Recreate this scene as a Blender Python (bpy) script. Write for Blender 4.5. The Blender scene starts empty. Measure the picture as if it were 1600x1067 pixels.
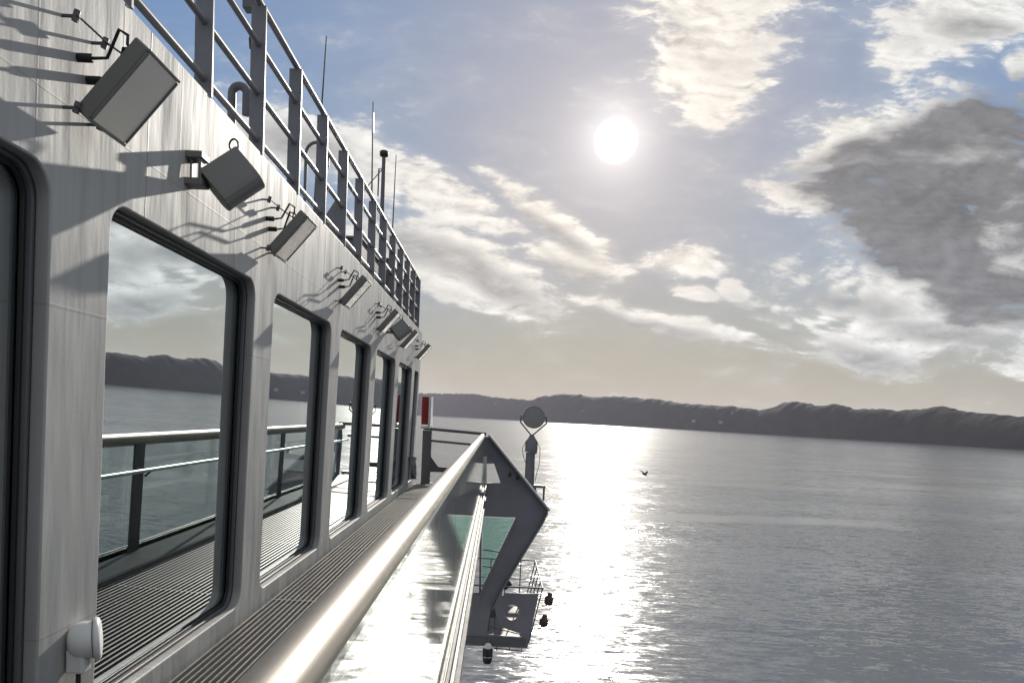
import bpy, bmesh, math, random
from mathutils import Vector, Matrix, noise as mnoise
random.seed(7)
S = bpy.context.scene
COL = S.collection

# ------------------------------------------------------------------ camera
F, PW, PH = 1155.0, 1600.0, 1067.0          # focal length in pixels of a 1600 px wide frame
ROLL, PITCH, VPX, VPY = 0.047, math.radians(-4.0), 778.0, 651.0
fwd = Vector((0, math.cos(PITCH), math.sin(PITCH)))
r0 = Vector((1, 0, 0)); u0 = r0.cross(fwd)
rgt = math.cos(ROLL)*r0 + math.sin(ROLL)*u0
up = -math.sin(ROLL)*r0 + math.cos(ROLL)*u0
_d = Vector((0, 1, 0))
CX = VPX - F*_d.dot(rgt)/_d.dot(fwd)
CY = VPY + F*_d.dot(up)/_d.dot(fwd)
cam = bpy.data.cameras.new('camera')
cam.sensor_width = 36.0
cam.lens = 36.0*F/PW
cam.shift_x = (PW/2 - CX)/PW
cam.shift_y = (CY - PH/2)/PW
cam.clip_start = 0.02
cam.clip_end = 60000.0
camo = bpy.data.objects.new('camera', cam)
COL.objects.link(camo)
camo.matrix_world = Matrix((rgt, up, -fwd)).transposed().to_4x4()
S.camera = camo

def ray(x, y):
    """direction (with y component 1) seen at a photograph position"""
    d = fwd + rgt*((x-CX)/F) - up*((y-CY)/F)
    return d/d.y
def P(x, y, Y):
    return ray(x, y)*Y

# ------------------------------------------------------------------ light
SUN_EL, SUN_AZ = math.radians(20.06), math.radians(7.84)
sunv = Vector((math.sin(SUN_AZ)*math.cos(SUN_EL), math.cos(SUN_AZ)*math.cos(SUN_EL), math.sin(SUN_EL)))
S.view_settings.view_transform = 'Standard'
S.view_settings.look = 'None'
S.view_settings.exposure = 0.66
S.view_settings.gamma = 1.0
S.render.engine = 'CYCLES'
S.cycles.use_denoising = True
S.cycles.max_bounces = 8
S.cycles.transparent_max_bounces = 12
S.cycles.glossy_bounces = 5
S.cycles.volume_bounces = 1
S.cycles.sample_clamp_indirect = 6.0
S.cycles.caustics_reflective = False
S.cycles.caustics_refractive = False

sl = bpy.data.lights.new('sun', 'SUN')
sl.energy = 3.1
sl.angle = math.radians(0.55)
sl.color = (1.0, 0.94, 0.84)
so = bpy.data.objects.new('sun', sl)
COL.objects.link(so)
so.rotation_euler = sunv.to_track_quat('Z', 'Y').to_euler()

# ---- node helpers
class NT:
    def __init__(s, tree): s.t = tree; s.n = tree.nodes; s.l = tree.links
    def new(s, typ, **kw):
        n = s.n.new(typ)
        for k, v in kw.items(): setattr(n, k, v)
        return n
    def put(s, sock, v):
        if v is None: return
        if isinstance(v, bpy.types.NodeSocket): s.l.new(v, sock)
        else: sock.default_value = v
    def math(s, op, a, b=None, c=None, clamp=False):
        n = s.new('ShaderNodeMath', operation=op); n.use_clamp = clamp
        s.put(n.inputs[0], a); s.put(n.inputs[1], b); s.put(n.inputs[2], c)
        return n.outputs[0]
    def vmath(s, op, a, b=None, scale=None):
        n = s.new('ShaderNodeVectorMath', operation=op)
        s.put(n.inputs[0], a); s.put(n.inputs[1], b)
        if scale is not None: s.put(n.inputs['Scale'], scale)
        return n.outputs['Value'] if op in ('LENGTH', 'DOT_PRODUCT') else n.outputs[0]
    def mix(s, f, a, b):
        n = s.new('ShaderNodeMix', data_type='RGBA')
        s.put(n.inputs[0], f); s.put(n.inputs[6], a); s.put(n.inputs[7], b)
        return n.outputs[2]
    def step(s, v, lo, hi, a=0.0, b=1.0):
        n = s.new('ShaderNodeMapRange', interpolation_type='SMOOTHSTEP')
        s.put(n.inputs[0], v); s.put(n.inputs[1], lo); s.put(n.inputs[2], hi)
        s.put(n.inputs[3], a); s.put(n.inputs[4], b)
        return n.outputs[0]
    def noise(s, vec, scale, detail=4.0, rough=0.55, dist=0.0, out=0):
        n = s.new('ShaderNodeTexNoise')
        s.put(n.inputs['Vector'], vec); n.inputs['Scale'].default_value = scale
        n.inputs['Detail'].default_value = detail; n.inputs['Roughness'].default_value = rough
        n.inputs['Distortion'].default_value = dist
        return n.outputs[out]
    def mapping(s, vec, loc=(0, 0, 0), rot=(0, 0, 0), sc=(1, 1, 1), typ='POINT'):
        n = s.new('ShaderNodeMapping', vector_type=typ)
        s.put(n.inputs[0], vec)
        n.inputs['Location'].default_value = loc
        n.inputs['Rotation'].default_value = rot
        n.inputs['Scale'].default_value = sc
        return n.outputs[0]
    def comb(s, x, y, z):
        n = s.new('ShaderNodeCombineXYZ')
        s.put(n.inputs[0], x); s.put(n.inputs[1], y); s.put(n.inputs[2], z)
        return n.outputs[0]
    def sep(s, v):
        n = s.new('ShaderNodeSeparateXYZ'); s.put(n.inputs[0], v); return n.outputs

# ------------------------------------------------------------------ world: hazy evening sky with clouds
W = bpy.data.worlds.new('World')
S.world = W
W.use_nodes = True
W.cycles.sampling_method = 'MANUAL'
W.cycles.sample_map_resolution = 1024
w = NT(W.node_tree)
for n in list(w.n): w.n.remove(n)
out = w.new('ShaderNodeOutputWorld')
bg = w.new('ShaderNodeBackground')
w.l.new(bg.outputs[0], out.inputs[0])
sky = w.new('ShaderNodeTexSky', sky_type='NISHITA')
sky.sun_disc = False
sky.sun_elevation = SUN_EL
sky.sun_rotation = SUN_AZ
sky.altitude = 20
sky.air_density = 1.0
sky.dust_density = 0.6
sky.ozone_density = 2.0
SKY = 0.13                                                   # background strength
tc = w.new('ShaderNodeTexCoord')
D = w.vmath('NORMALIZE', tc.outputs['Generated'])
dx, dy, dz = w.sep(D)
dyc = w.math('MAXIMUM', dy, 0.06)
U = w.math('DIVIDE', dx, dyc)
V = w.math('DIVIDE', dz, dyc)
UV = w.comb(U, V, 0.0)
front = w.step(dy, 0.08, 0.25)
# domain-warped noise: streaky, flattening toward the horizon
warp = w.noise(UV, 5.0, 3.0, 0.6, out=1)
warpv = w.vmath('SCALE', w.vmath('SUBTRACT', warp, (0.5, 0.5, 0.5)), scale=0.05)
UVw = w.vmath('ADD', UV, warpv)
n_big = w.noise(w.mapping(UVw, rot=(0, 0, math.radians(12)), sc=(7, 16, 1)), 1.0, 7.0, 0.62)
n_fine = w.noise(w.mapping(UVw, rot=(0, 0, math.radians(8)), sc=(26, 70, 1)), 1.0, 5.0, 0.6)

def blobs(lst, k=1.4):
    acc = None
    for (px, py, rx, ry, rot) in lst:
        d = ray(px, py)
        m = w.mapping(UVw, loc=(d.x, d.z, 0), rot=(0, 0, -math.radians(rot) - ROLL),
                      sc=(k*rx/F, k*ry/F, 1.0), typ='TEXTURE')
        g = w.new('ShaderNodeTexGradient', gradient_type='SPHERICAL')
        w.l.new(m, g.inputs[0])
        acc = g.outputs['Fac'] if acc is None else w.math('SMOOTH_MAX', acc, g.outputs['Fac'], 0.12)
    return acc
BRIGHT = [(1105, 25, 125, 95, 0), (1110, 105, 95, 80, 10), (1115, 165, 60, 34, 0), (1160, -60, 150, 90, 0),
          (1500, 20, 135, 75, -8), (1405, 90, 62, 40, -20), (1605, 105, 40, 28, 0), (1600, -60, 240, 80, 0),
          (1330, 240, 120, 88, -35), (1480, 250, 190, 105, 0), (1570, 380, 230, 170, 0), (1470, 340, 150, 110, 0), (1420, 480, 210, 80, 0),
          (1340, 545, 110, 34, 5), (1590, 575, 55, 14, 3), (1260, 300, 80, 34, 0), (1700, 470, 200, 110, 0),
          (860, 338, 135, 24, 29), (690, 305, 130, 42, 22), (560, 250, 110, 55, 20), (440, 215, 130, 60, 15),
          (755, 425, 150, 48, 20), (900, 412, 100, 28, 8), (1065, 412, 70, 26, -3), (1140, 455, 26, 15, 0),
          (1050, 507, 180, 15, 8), (1085, 462, 36, 12, 6), (640, 400, 140, 44, 10), (720, 460, 160, 20, 10),
          (1190, 130, 36, 10, -30)]
DARK = [(1390, 272, 135, 46, -4), (1500, 238, 130, 62, -16), (1450, 318, 135, 68, 0), (1590, 200, 90, 66, -14), (1450, 402, 95, 42, 0),
        (1572, 468, 110, 40, 0), (1725, 320, 150, 120, 0)]
SOFT = [(760, 435, 170, 30, 21), (650, 392, 120, 34, 14), (860, 356, 130, 20, 30), (910, 434, 100, 20, 10), (1010, 508, 150, 14, 8),
        (1320, 472, 150, 26, 3), (1350, 556, 120, 28, 5), (1480, 520, 160, 24, 4), (1520, 45, 90, 26, 0), (470, 230, 120, 40, 15)]
mB = blobs(BRIGHT)
mD = blobs(DARK, 1.45)
mS = blobs(SOFT, 1.3)
nn = w.math('SUBTRACT', n_big, 0.5)
nf = w.math('SUBTRACT', n_fine, 0.5)
dens = w.math('MULTIPLY_ADD', nn, 1.5, mB)
dens = w.math('MULTIPLY_ADD', nf, 0.95, dens)
cov = w.step(dens, 0.17, 0.56)
cov = w.math('MULTIPLY', cov, w.step(mB, 0.02, 0.16))
thin = w.math('MULTIPLY', w.step(w.math('MULTIPLY_ADD', nn, 1.1, mB), 0.0, 0.55), 0.35)    # thin veil round the clouds
cov = w.math('MULTIPLY', w.math('MAXIMUM', cov, thin), front)
dd = w.math('MULTIPLY_ADD', nn, 1.5, mD)
dd = w.math('MULTIPLY_ADD', nf, 0.6, dd)
dark = w.math('MULTIPLY', w.step(dd, 0.0, 0.46), w.step(mD, 0.0, 0.1))
ds = w.math('MULTIPLY_ADD', nn, 1.6, mS)
ds = w.math('MULTIPLY_ADD', nf, 0.9, ds)
lay = w.noise(w.mapping(UVw, rot=(0, 0, math.radians(4)), sc=(3.2, 13, 1)), 1.0, 4.0, 0.6)
dark = w.math('MULTIPLY', dark, w.step(lay, 0.26, 0.50, 0.5, 1.0))
soft = w.math('MULTIPLY', w.math('MULTIPLY', w.step(ds, 0.15, 0.85), w.step(mS, 0.0, 0.3)), 0.62)
dark = w.math('MAXIMUM', dark, soft)
# clouds behind and beside; unseen overhead cover added to brighten sea and ambient light
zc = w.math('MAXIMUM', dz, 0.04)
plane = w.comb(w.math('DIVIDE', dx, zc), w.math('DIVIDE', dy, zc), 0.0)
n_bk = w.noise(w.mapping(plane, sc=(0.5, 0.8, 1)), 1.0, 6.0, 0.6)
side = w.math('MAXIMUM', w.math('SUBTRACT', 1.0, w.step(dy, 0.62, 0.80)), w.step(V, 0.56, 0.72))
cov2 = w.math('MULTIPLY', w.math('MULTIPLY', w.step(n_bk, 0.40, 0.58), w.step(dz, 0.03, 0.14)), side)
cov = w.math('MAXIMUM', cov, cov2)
# angle to the sun
sd = w.vmath('DOT_PRODUCT', D, tuple(sunv))
ang = w.math('ARCCOSINE', w.math('MINIMUM', sd, 0.9999999))
near = w.step(ang, 0.0, 0.45, 1.0, 0.0)
skyc = w.vmath('SCALE', sky.outputs[0], scale=SKY)
# tame the very bright aureole of the model sky and keep its hue
lum = w.vmath('DOT_PRODUCT', skyc, (0.2126, 0.7152, 0.0722))
comp = w.math('DIVIDE', 1.0, w.math('MULTIPLY_ADD', lum, 3.1, 1.0))
skyc = w.vmath('SCALE', skyc, scale=comp)
skyc = w.vmath('MULTIPLY', skyc, w.mix(near, (0.86, 0.98, 1.11, 1), (0.94, 0.95, 1.09, 1)))
# low haze: the last degrees above the horizon lose their colour
lum2 = w.vmath('DOT_PRODUCT', skyc, (0.2126, 0.7152, 0.0722))
greyed = w.vmath('SCALE', w.comb(1.11, 0.99, 0.80), scale=lum2)
skyc = w.mix(w.step(dz, 0.02, 0.22, 0.8, 0.0), skyc, greyed)
bright_c = w.mix(near, (0.60, 0.60, 0.585, 1), (0.69, 0.625, 0.55, 1))
shade_n = w.step(w.math('MULTIPLY_ADD', nf, 0.8, n_big), 0.32, 0.75)
# relief: the side of each puff that faces the sun is brighter
su, sv = sunv.x/sunv.y, sunv.z/sunv.y
tosun = w.vmath('NORMALIZE', w.vmath('SUBTRACT', (su, sv, 0.0), UV))
UVs = w.vmath('ADD', UVw, w.vmath('SCALE', tosun, scale=0.012))
n_big_s = w.noise(w.mapping(UVs, rot=(0, 0, math.radians(12)), sc=(7, 16, 1)), 1.0, 7.0, 0.62)
n_fine_s = w.noise(w.mapping(UVs, rot=(0, 0, math.radians(8)), sc=(26, 70, 1)), 1.0, 5.0, 0.6)
rel = w.math('ADD', w.math('MULTIPLY', w.math('SUBTRACT', n_big, n_big_s), 1.0), w.math('MULTIPLY', w.math('SUBTRACT', n_fine, n_fine_s), 0.42))
bs = w.math('ADD', w.math('MULTIPLY_ADD', shade_n, 0.26, 0.76), rel)
bs = w.math('MINIMUM', w.math('MAXIMUM', bs, 0.45), 1.15)
bright_c = w.vmath('SCALE', bright_c, scale=bs)
dark_c = w.vmath('SCALE', (0.098, 0.098, 0.106), scale=w.math('ADD', w.math('MULTIPLY_ADD', n_big, 1.5, 0.30), rel))
cl = w.mix(w.math('MULTIPLY', dark, 0.93), bright_c, dark_c)
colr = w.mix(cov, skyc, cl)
# the sun itself, bloomed by thin high haze
disc = w.math('MULTIPLY', w.step(ang, math.radians(0.75), math.radians(1.62), 1.0, 0.0), 1.3)
halo = w.math('ADD', w.math('MULTIPLY', w.math('POWER', 2.718, w.math('MULTIPLY', ang, -9.0)), 0.17), w.math('MULTIPLY', w.math('POWER', 2.718, w.math('MULTIPLY', ang, -40.0)), 0.6))
gl = w.math('ADD', disc, halo)
glc = w.vmath('SCALE', w.comb(1.0, 0.95, 0.88), scale=gl)
colr = w.vmath('ADD', colr, glc)
w.l.new(colr, bg.inputs['Color'])
bg.inputs['Strength'].default_value = 1.0

# ------------------------------------------------------------------ materials
M = {}
def mat(name):
    m = bpy.data.materials.new(name); m.use_nodes = True
    t = NT(m.node_tree)
    b = m.node_tree.nodes['Principled BSDF']
    M[name] = m
    return m, t, b
def simple(name, col, rough=0.5, metal=0.0, var=0.12, scale=14.0, bump=0.0, spec=0.5):
    m, t, b = mat(name)
    tcn = t.new('ShaderNodeTexCoord')
    n = t.noise(tcn.outputs['Object'], scale, 5.0, 0.6)
    f = t.math('MULTIPLY_ADD', n, 2*var, 1-var)
    c = t.vmath('SCALE', tuple(col), scale=f)
    t.l.new(c, b.inputs['Base Color'])
    b.inputs['Metallic'].default_value = metal
    b.inputs['Specular IOR Level'].default_value = spec
    r = t.math('MULTIPLY_ADD', n, 0.25, max(rough-0.12, 0.02))
    t.l.new(r, b.inputs['Roughness'])
    if bump:
        bn = t.new('ShaderNodeBump'); bn.inputs['Strength'].default_value = bump; bn.inputs['Distance'].default_value = 0.01
        t.l.new(n, bn.inputs['Height']); t.l.new(bn.outputs[0], b.inputs['Normal'])
    return m
# painted steel plating with weld seams, buckling and drip streaks
def painted_wall():
    m, t, b = mat('painted_plating')
    tcn = t.new('ShaderNodeTexCoord')
    p = tcn.outputs['Object']
    x, y, z = t.sep(p)
    streak = t.noise(t.mapping(p, sc=(1, 16, 0.9)), 1.0, 5.0, 0.62)
    blot = t.noise(p, 2.2, 5.0, 0.6)
    grain = t.noise(p, 60.0, 3.0, 0.6)
    c = t.mix(t.step(streak, 0.42, 0.78), (0.44, 0.437, 0.428, 1), (0.365, 0.358, 0.342, 1))
    c = t.mix(t.math('MULTIPLY', t.step(blot, 0.5, 0.8), 0.35), c, (0.40, 0.39, 0.36, 1))
    # seams
    def seam(v, pitch, off, wd):
        f = t.math('ABSOLUTE', t.math('SUBTRACT', t.math('FRACT', t.math('DIVIDE', t.math('ADD', v, off), pitch)), 0.5))
        return t.step(f, 0.0, wd/pitch, 1.0, 0.0)
    s1 = seam(y, 0.98, -0.53, 0.0075)
    s2 = t.math('MULTIPLY', seam(y, 0.49, -0.08, 0.007), 0.32)
    def line(v, at, wd):
        return t.step(t.math('ABSOLUTE', t.math('SUBTRACT', v, at)), 0.0, wd, 1.0, 0.0)
    s3 = t.math('MAXIMUM', line(z, 0.93, 0.006), line(z, 0.29, 0.008))
    s3 = t.math('MAXIMUM', s3, line(z, -0.80, 0.006))
    top = t.step(z, 0.70, 0.74)
    s = t.math('MAXIMUM', t.math('MULTIPLY', t.math('MAXIMUM', s1, s2), top), t.math('MULTIPLY', s3, 0.35))
    c = t.mix(t.math('MULTIPLY', s, 0.75), c, (0.20, 0.18, 0.15, 1))
    t.l.new(c, b.inputs['Base Color'])
    b.inputs['Roughness'].default_value = 0.58
    b.inputs['Specular IOR Level'].default_value = 0.22
    buck = t.noise(t.mapping(p, sc=(1, 2.4, 1.1)), 1.0, 2.0, 0.5)
    rip = t.noise(t.mapping(p, sc=(1, 9, 1.5)), 1.0, 3.0, 0.5)
    h = t.math('MULTIPLY_ADD', buck, 0.020, t.math('MULTIPLY', rip, 0.0055))
    h = t.math('MULTIPLY_ADD', grain, 0.0004, h)
    h = t.math('MULTIPLY_ADD', s, 0.0012, h)
    bn = t.new('ShaderNodeBump'); bn.inputs['Strength'].default_value = 0.85; bn.inputs['Distance'].default_value = 1.0
    t.l.new(h, bn.inputs['Height']); t.l.new(bn.outputs[0], b.inputs['Normal'])
    return m
painted_wall()
simple('grey_paint', (0.46, 0.46, 0.46), 0.45, 0, 0.10, 9, 0.05)
simple('rail_paint', (0.20, 0.195, 0.21), 0.42, 0, 0.12, 12)
simple('dark_grey_paint', (0.12, 0.12, 0.13), 0.5, 0, 0.12, 8)
simple('bracket_paint', (0.20, 0.20, 0.225), 0.5, 0, 0.3, 2.2)
simple('black_rubber', (0.015, 0.015, 0.017), 0.55, 0, 0.2, 20)
simple('cable_black', (0.02, 0.02, 0.022), 0.5, 0, 0.1, 30)
simple('stainless', (0.50, 0.585, 0.56), 0.30, 1.0, 0.06, 5)
simple('channel_steel', (0.26, 0.255, 0.25), 0.45, 0.6, 0.2, 18)
simple('galvanised', (0.27, 0.258, 0.245), 0.46, 0.6, 0.16, 22)
simple('lamp_housing', (0.20, 0.195, 0.185), 0.5, 0.2, 0.08, 16)
simple('white_plastic', (0.78, 0.78, 0.76), 0.32, 0, 0.03, 10)
simple('red_paint', (0.30, 0.02, 0.02), 0.5, 0, 0.15, 9)
simple('roof_paint', (0.34, 0.35, 0.35), 0.7, 0, 0.15, 3)
simple('gutter_dark', (0.035, 0.035, 0.038), 0.6, 0, 0.2, 6)
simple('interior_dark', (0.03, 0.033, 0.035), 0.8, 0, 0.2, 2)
simple('fittings_red_brown', (0.055, 0.030, 0.026), 0.55, 0, 0.1, 10)
simple('house_white', (0.36, 0.355, 0.34), 0.7, 0, 0.05, 1)
simple('house_roof', (0.12, 0.09, 0.08), 0.8, 0, 0.1, 1)
simple('gull_grey', (0.07, 0.07, 0.075), 0.7, 0, 0.2, 12)

def brushed():
    m, t, b = mat('handrail_steel')
    tcn = t.new('ShaderNodeTexCoord')
    p = tcn.outputs['Object']
    n = t.noise(t.mapping(p, sc=(60, 0.8, 60)), 1.0, 4.0, 0.6)
    n2 = t.noise(p, 5.0, 5.0, 0.65)
    c = t.mix(t.step(n2, 0.3, 0.8), (0.30, 0.272, 0.238, 1), (0.23, 0.203, 0.175, 1))
    t.l.new(c, b.inputs['Base Color'])
    b.inputs['Metallic'].default_value = 0.8
    r = t.math('MULTIPLY_ADD', n, 0.06, t.math('MULTIPLY_ADD', n2, 0.16, 0.34))
    t.l.new(r, b.inputs['Roughness'])
    bn = t.new('ShaderNodeBump'); bn.inputs['Strength'].default_value = 0.12; bn.inputs['Distance'].default_value = 0.004
    t.l.new(n, bn.inputs['Height']); t.l.new(bn.outputs[0], b.inputs['Normal'])
brushed()
def glass(name, tint, refl, rough, base=0.0):
    """a pane: what is behind it seen through a tint, the rest mirrored (more at grazing angles)"""
    m = bpy.data.materials.new(name); m.use_nodes = True; M[name] = m
    t = NT(m.node_tree)
    for n in list(t.n): t.n.remove(n)
    o = t.new('ShaderNodeOutputMaterial')
    tr = t.new('ShaderNodeBsdfTransparent'); tr.inputs[0].default_value = tint
    gs = t.new('ShaderNodeBsdfGlossy'); gs.inputs[0].default_value = refl; gs.inputs['Roughness'].default_value = rough
    fr = t.new('ShaderNodeFresnel'); gm = t.new('ShaderNodeNewGeometry')
    t.l.new(t.math('MULTIPLY_ADD', gm.outputs['Backfacing'], 1/1.5-1.5, 1.5), fr.inputs['IOR'])
    f = t.math('MULTIPLY_ADD', fr.outputs[0], 1.0-base, base, clamp=True)
    mx = t.new('ShaderNodeMixShader')
    t.l.new(f, mx.inputs[0]); t.l.new(tr.outputs[0], mx.inputs[1]); t.l.new(gs.outputs[0], mx.inputs[2])
    t.l.new(mx.outputs[0], o.inputs[0])
    return m
glass('window_glass', (0.30, 0.34, 0.34, 1), (0.90, 0.97, 0.985, 1), 0.012, 0.80)
glass('clear_glass', (0.90, 0.94, 0.93, 1), (0.97, 0.97, 0.96, 1), 0.055, 0.05)
glass('teal_glass', (0.66, 0.84, 0.79, 1), (0.8, 0.9, 0.9, 1), 0.02, 0.0)

def lens():
    m, t, b = mat('lens_glass')
    b.inputs['Base Color'].default_value = (0.74, 0.72, 0.68, 1)
    b.inputs['Metallic'].default_value = 0.6
    b.inputs['Roughness'].default_value = 0.30
lens()

def water():
    m, t, b = mat('sea_water')
    g = t.new('ShaderNodeNewGeometry')
    p = g.outputs['Position']
    b.inputs['Base Color'].default_value = (0.116, 0.128, 0.140, 1)
    b.inputs['IOR'].default_value = 1.333
    b.inputs['Roughness'].default_value = 0.15
    def slope(scale, detail, rough, rot, sx):
        c = t.noise(t.mapping(p, rot=(0, 0, math.radians(rot)), sc=(sx, 1, 1)), scale, detail, rough, 0.4, out=1)
        return t.vmath('SUBTRACT', c, (0.5, 0.5, 0.5))
    a = t.vmath('SCALE', slope(0.055, 3.0, 0.55, 8, 0.55), scale=0.22)
    c = t.vmath('SCALE', slope(0.55, 3.0, 0.65, -6, 0.45), scale=0.42)
    d = t.vmath('SCALE', slope(3.6, 3.0, 0.65, 14, 0.55), scale=0.50)
    e = t.vmath('SCALE', slope(1.5, 2.0, 0.55, 5, 0.32), scale=t.math('MULTIPLY', t.step(t.vmath('LENGTH', p), 60.0, 330.0, 1.0, 0.12), 0.62))
    # wind lanes: smoother and rougher stretches
    lanes = t.noise(t.mapping(p, rot=(0, 0, math.radians(-14)), sc=(0.0016, 0.011, 1)), 1.0, 4.0, 0.6, 0.6)
    gust = t.noise(t.mapping(p, rot=(0, 0, math.radians(10)), sc=(0.006, 0.018, 1)), 1.0, 3.0, 0.55)
    amp = t.math('MULTIPLY_ADD', t.step(lanes, 0.36, 0.62), 0.75, 0.38)
    amp = t.math('MULTIPLY', amp, t.math('MULTIPLY_ADD', gust, 0.9, 0.55))
    # a smooth slick lying across the fairway
    px_, py_, pz_ = t.sep(p)
    wob = t.math('MULTIPLY_ADD', t.noise(t.mapping(p, sc=(0.02, 0.02, 1)), 1.0, 3.0, 0.6), 26.0, t.math('MULTIPLY', px_, -0.03))
    yl = t.math('ABSOLUTE', t.math('SUBTRACT', t.math('ADD', py_, wob), 189.0))
    slick = t.math('MULTIPLY', t.step(yl, 3.0, 12.0, 1.0, 0.0), t.step(px_, 70.0, 130.0, 1.0, 0.0))
    amp = t.math('MULTIPLY', amp, t.math('MULTIPLY_ADD', slick, -0.96, 1.0))
    s = t.vmath('SCALE', t.vmath('ADD', t.vmath('ADD', t.vmath('ADD', a, c), d), e), scale=amp)
    sx, sy, sz = t.sep(s)
    nrm = t.vmath('NORMALIZE', t.comb(t.math('MULTIPLY', sx, 0.78), sy, 1.0))
    t.l.new(nrm, b.inputs['Normal'])
water()
def forest():
    m, t, b = mat('wooded_hill')
    g = t.new('ShaderNodeNewGeometry')
    n = t.noise(t.mapping(g.outputs['Position'], sc=(1, 1, 2)), 0.012, 8.0, 0.68)
    n2 = t.noise(g.outputs['Position'], 0.0022, 4.0, 0.6)
    c = t.mix(t.step(n, 0.35, 0.7), (0.017, 0.021, 0.021, 1), (0.028, 0.033, 0.030, 1))
    c = t.mix(t.math('MULTIPLY', t.step(n2, 0.52, 0.7), 0.5), c, (0.040, 0.044, 0.040, 1))
    t.l.new(c, b.inputs['Base Color'])
    b.inputs['Roughness'].default_value = 0.95
    b.inputs['Specular IOR Level'].default_value = 0.05
forest()

# ------------------------------------------------------------------ mesh helpers
class MB:
    def __init__(s): s.v = []; s.f = []; s.sm = []
    def add(s, vs, fs, smooth=False):
        k = len(s.v); s.v += [tuple(v) for v in vs]
        for f in fs: s.f.append([i+k for i in f]); s.sm.append(smooth)
        return s
    def box(s, lo, hi):
        x0, y0, z0 = lo; x1, y1, z1 = hi
        return s.add([(x0,y0,z0),(x1,y0,z0),(x1,y1,z0),(x0,y1,z0),(x0,y0,z1),(x1,y0,z1),(x1,y1,z1),(x0,y1,z1)],
                     [(0,3,2,1),(4,5,6,7),(0,1,5,4),(1,2,6,5),(2,3,7,6),(3,0,4,7)])
    def obox(s, c, ax, ay, az, hx, hy, hz):
        c = Vector(c); ax, ay, az = Vector(ax).normalized(), Vector(ay).normalized(), Vector(az).normalized()
        vs = [c+ax*hx*i+ay*hy*j+az*hz*k for k in (-1,1) for j in (-1,1) for i in (-1,1)]
        return s.add(vs, [(0,2,3,1),(4,5,7,6),(0,1,5,4),(1,3,7,5),(3,2,6,7),(2,0,4,6)])
    def tube(s, pts, r, n=10, caps=True):
        pts = [Vector(p) for p in pts]
        rs = r if isinstance(r, (list, tuple)) else [r]*len(pts)
        prev = None; rings = []
        for i, p in enumerate(pts):
            t = (pts[min(i+1, len(pts)-1)] - pts[max(i-1, 0)]).normalized()
            if prev is None:
                a = Vector((0,0,1)) if abs(t.z) < 0.9 else Vector((1,0,0))
                u = t.cross(a).normalized()
            else:
                u = (prev - t*prev.dot(t)).normalized()
            prev = u; v = t.cross(u)
            rings.append([p+(u*math.cos(2*math.pi*k/n)+v*math.sin(2*math.pi*k/n))*rs[i] for k in range(n)])
        fs = []
        for i in range(len(rings)-1):
            for k in range(n):
                fs.append((i*n+k, i*n+(k+1)%n, (i+1)*n+(k+1)%n, (i+1)*n+k))
        vs = [q for r_ in rings for q in r_]
        s.add(vs, fs, True)
        if caps:
            s.add(rings[0], [tuple(reversed(range(n)))]); s.add(rings[-1], [tuple(range(n))])
        return s
    def lathe(s, c, axis, prof, n=24):
        """prof: list of (distance along axis, radius)"""
        c = Vector(c); t = Vector(axis).normalized()
        a = Vector((0,0,1)) if abs(t.z) < 0.9 else Vector((1,0,0))
        u = t.cross(a).normalized(); v = t.cross(u)
        vs = []; fs = []
        for (d, r) in prof:
            for k in range(n):
                vs.append(c+t*d+(u*math.cos(2*math.pi*k/n)+v*math.sin(2*math.pi*k/n))*max(r, 1e-4))
        for i in range(len(prof)-1):
            for k in range(n):
                fs.append((i*n+k, i*n+(k+1)%n, (i+1)*n+(k+1)%n, (i+1)*n+k))
        return s.add(vs, fs, True)
    def prism(s, poly, d):
        """closed polygon (3D points) extruded by the vector d"""
        n = len(poly); d = Vector(d)
        vs = [Vector(p) for p in poly] + [Vector(p)+d for p in poly]
        fs = [tuple(range(n)), tuple(reversed(range(n, 2*n)))] + [(i, i+n, (i+1)%n+n, (i+1)%n) for i in range(n)]
        return s.add(vs, fs)
    def build(s, name, m, parent=None, bevel=0.0, seg=2):
        me = bpy.data.meshes.new(name); me.from_pydata(s.v, [], s.f); me.update()
        bm = bmesh.new(); bm.from_mesh(me)
        bmesh.ops.recalc_face_normals(bm, faces=bm.faces)
        bm.to_mesh(me); bm.free()
        for p, q in zip(me.polygons, s.sm): p.use_smooth = q
        return link(name, me, m, parent, bevel, seg)
def link(name, me, m, parent=None, bevel=0.0, seg=2):
    o = bpy.data.objects.new(name, me); COL.objects.link(o)
    if m: me.materials.append(M[m])
    if parent is not None:
        o.parent = parent
        o.matrix_parent_inverse = Matrix.Translation(-parent.location)
    if bevel:
        b = o.modifiers.new('bevel', 'BEVEL'); b.width = bevel; b.segments = seg; b.limit_method = 'ANGLE'
        b.angle_limit = math.radians(40)
    return o
def thing(name, label, cat, loc=(0,0,0), group=None):
    o = bpy.data.objects.new(name, None); COL.objects.link(o)
    o.location = loc; o.empty_display_size = 0.1
    return tag(o, label, cat, group)
def tag(o, label, cat, group=None):
    o['label'] = label; o['category'] = cat
    if group: o['group'] = group
    return o
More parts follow.
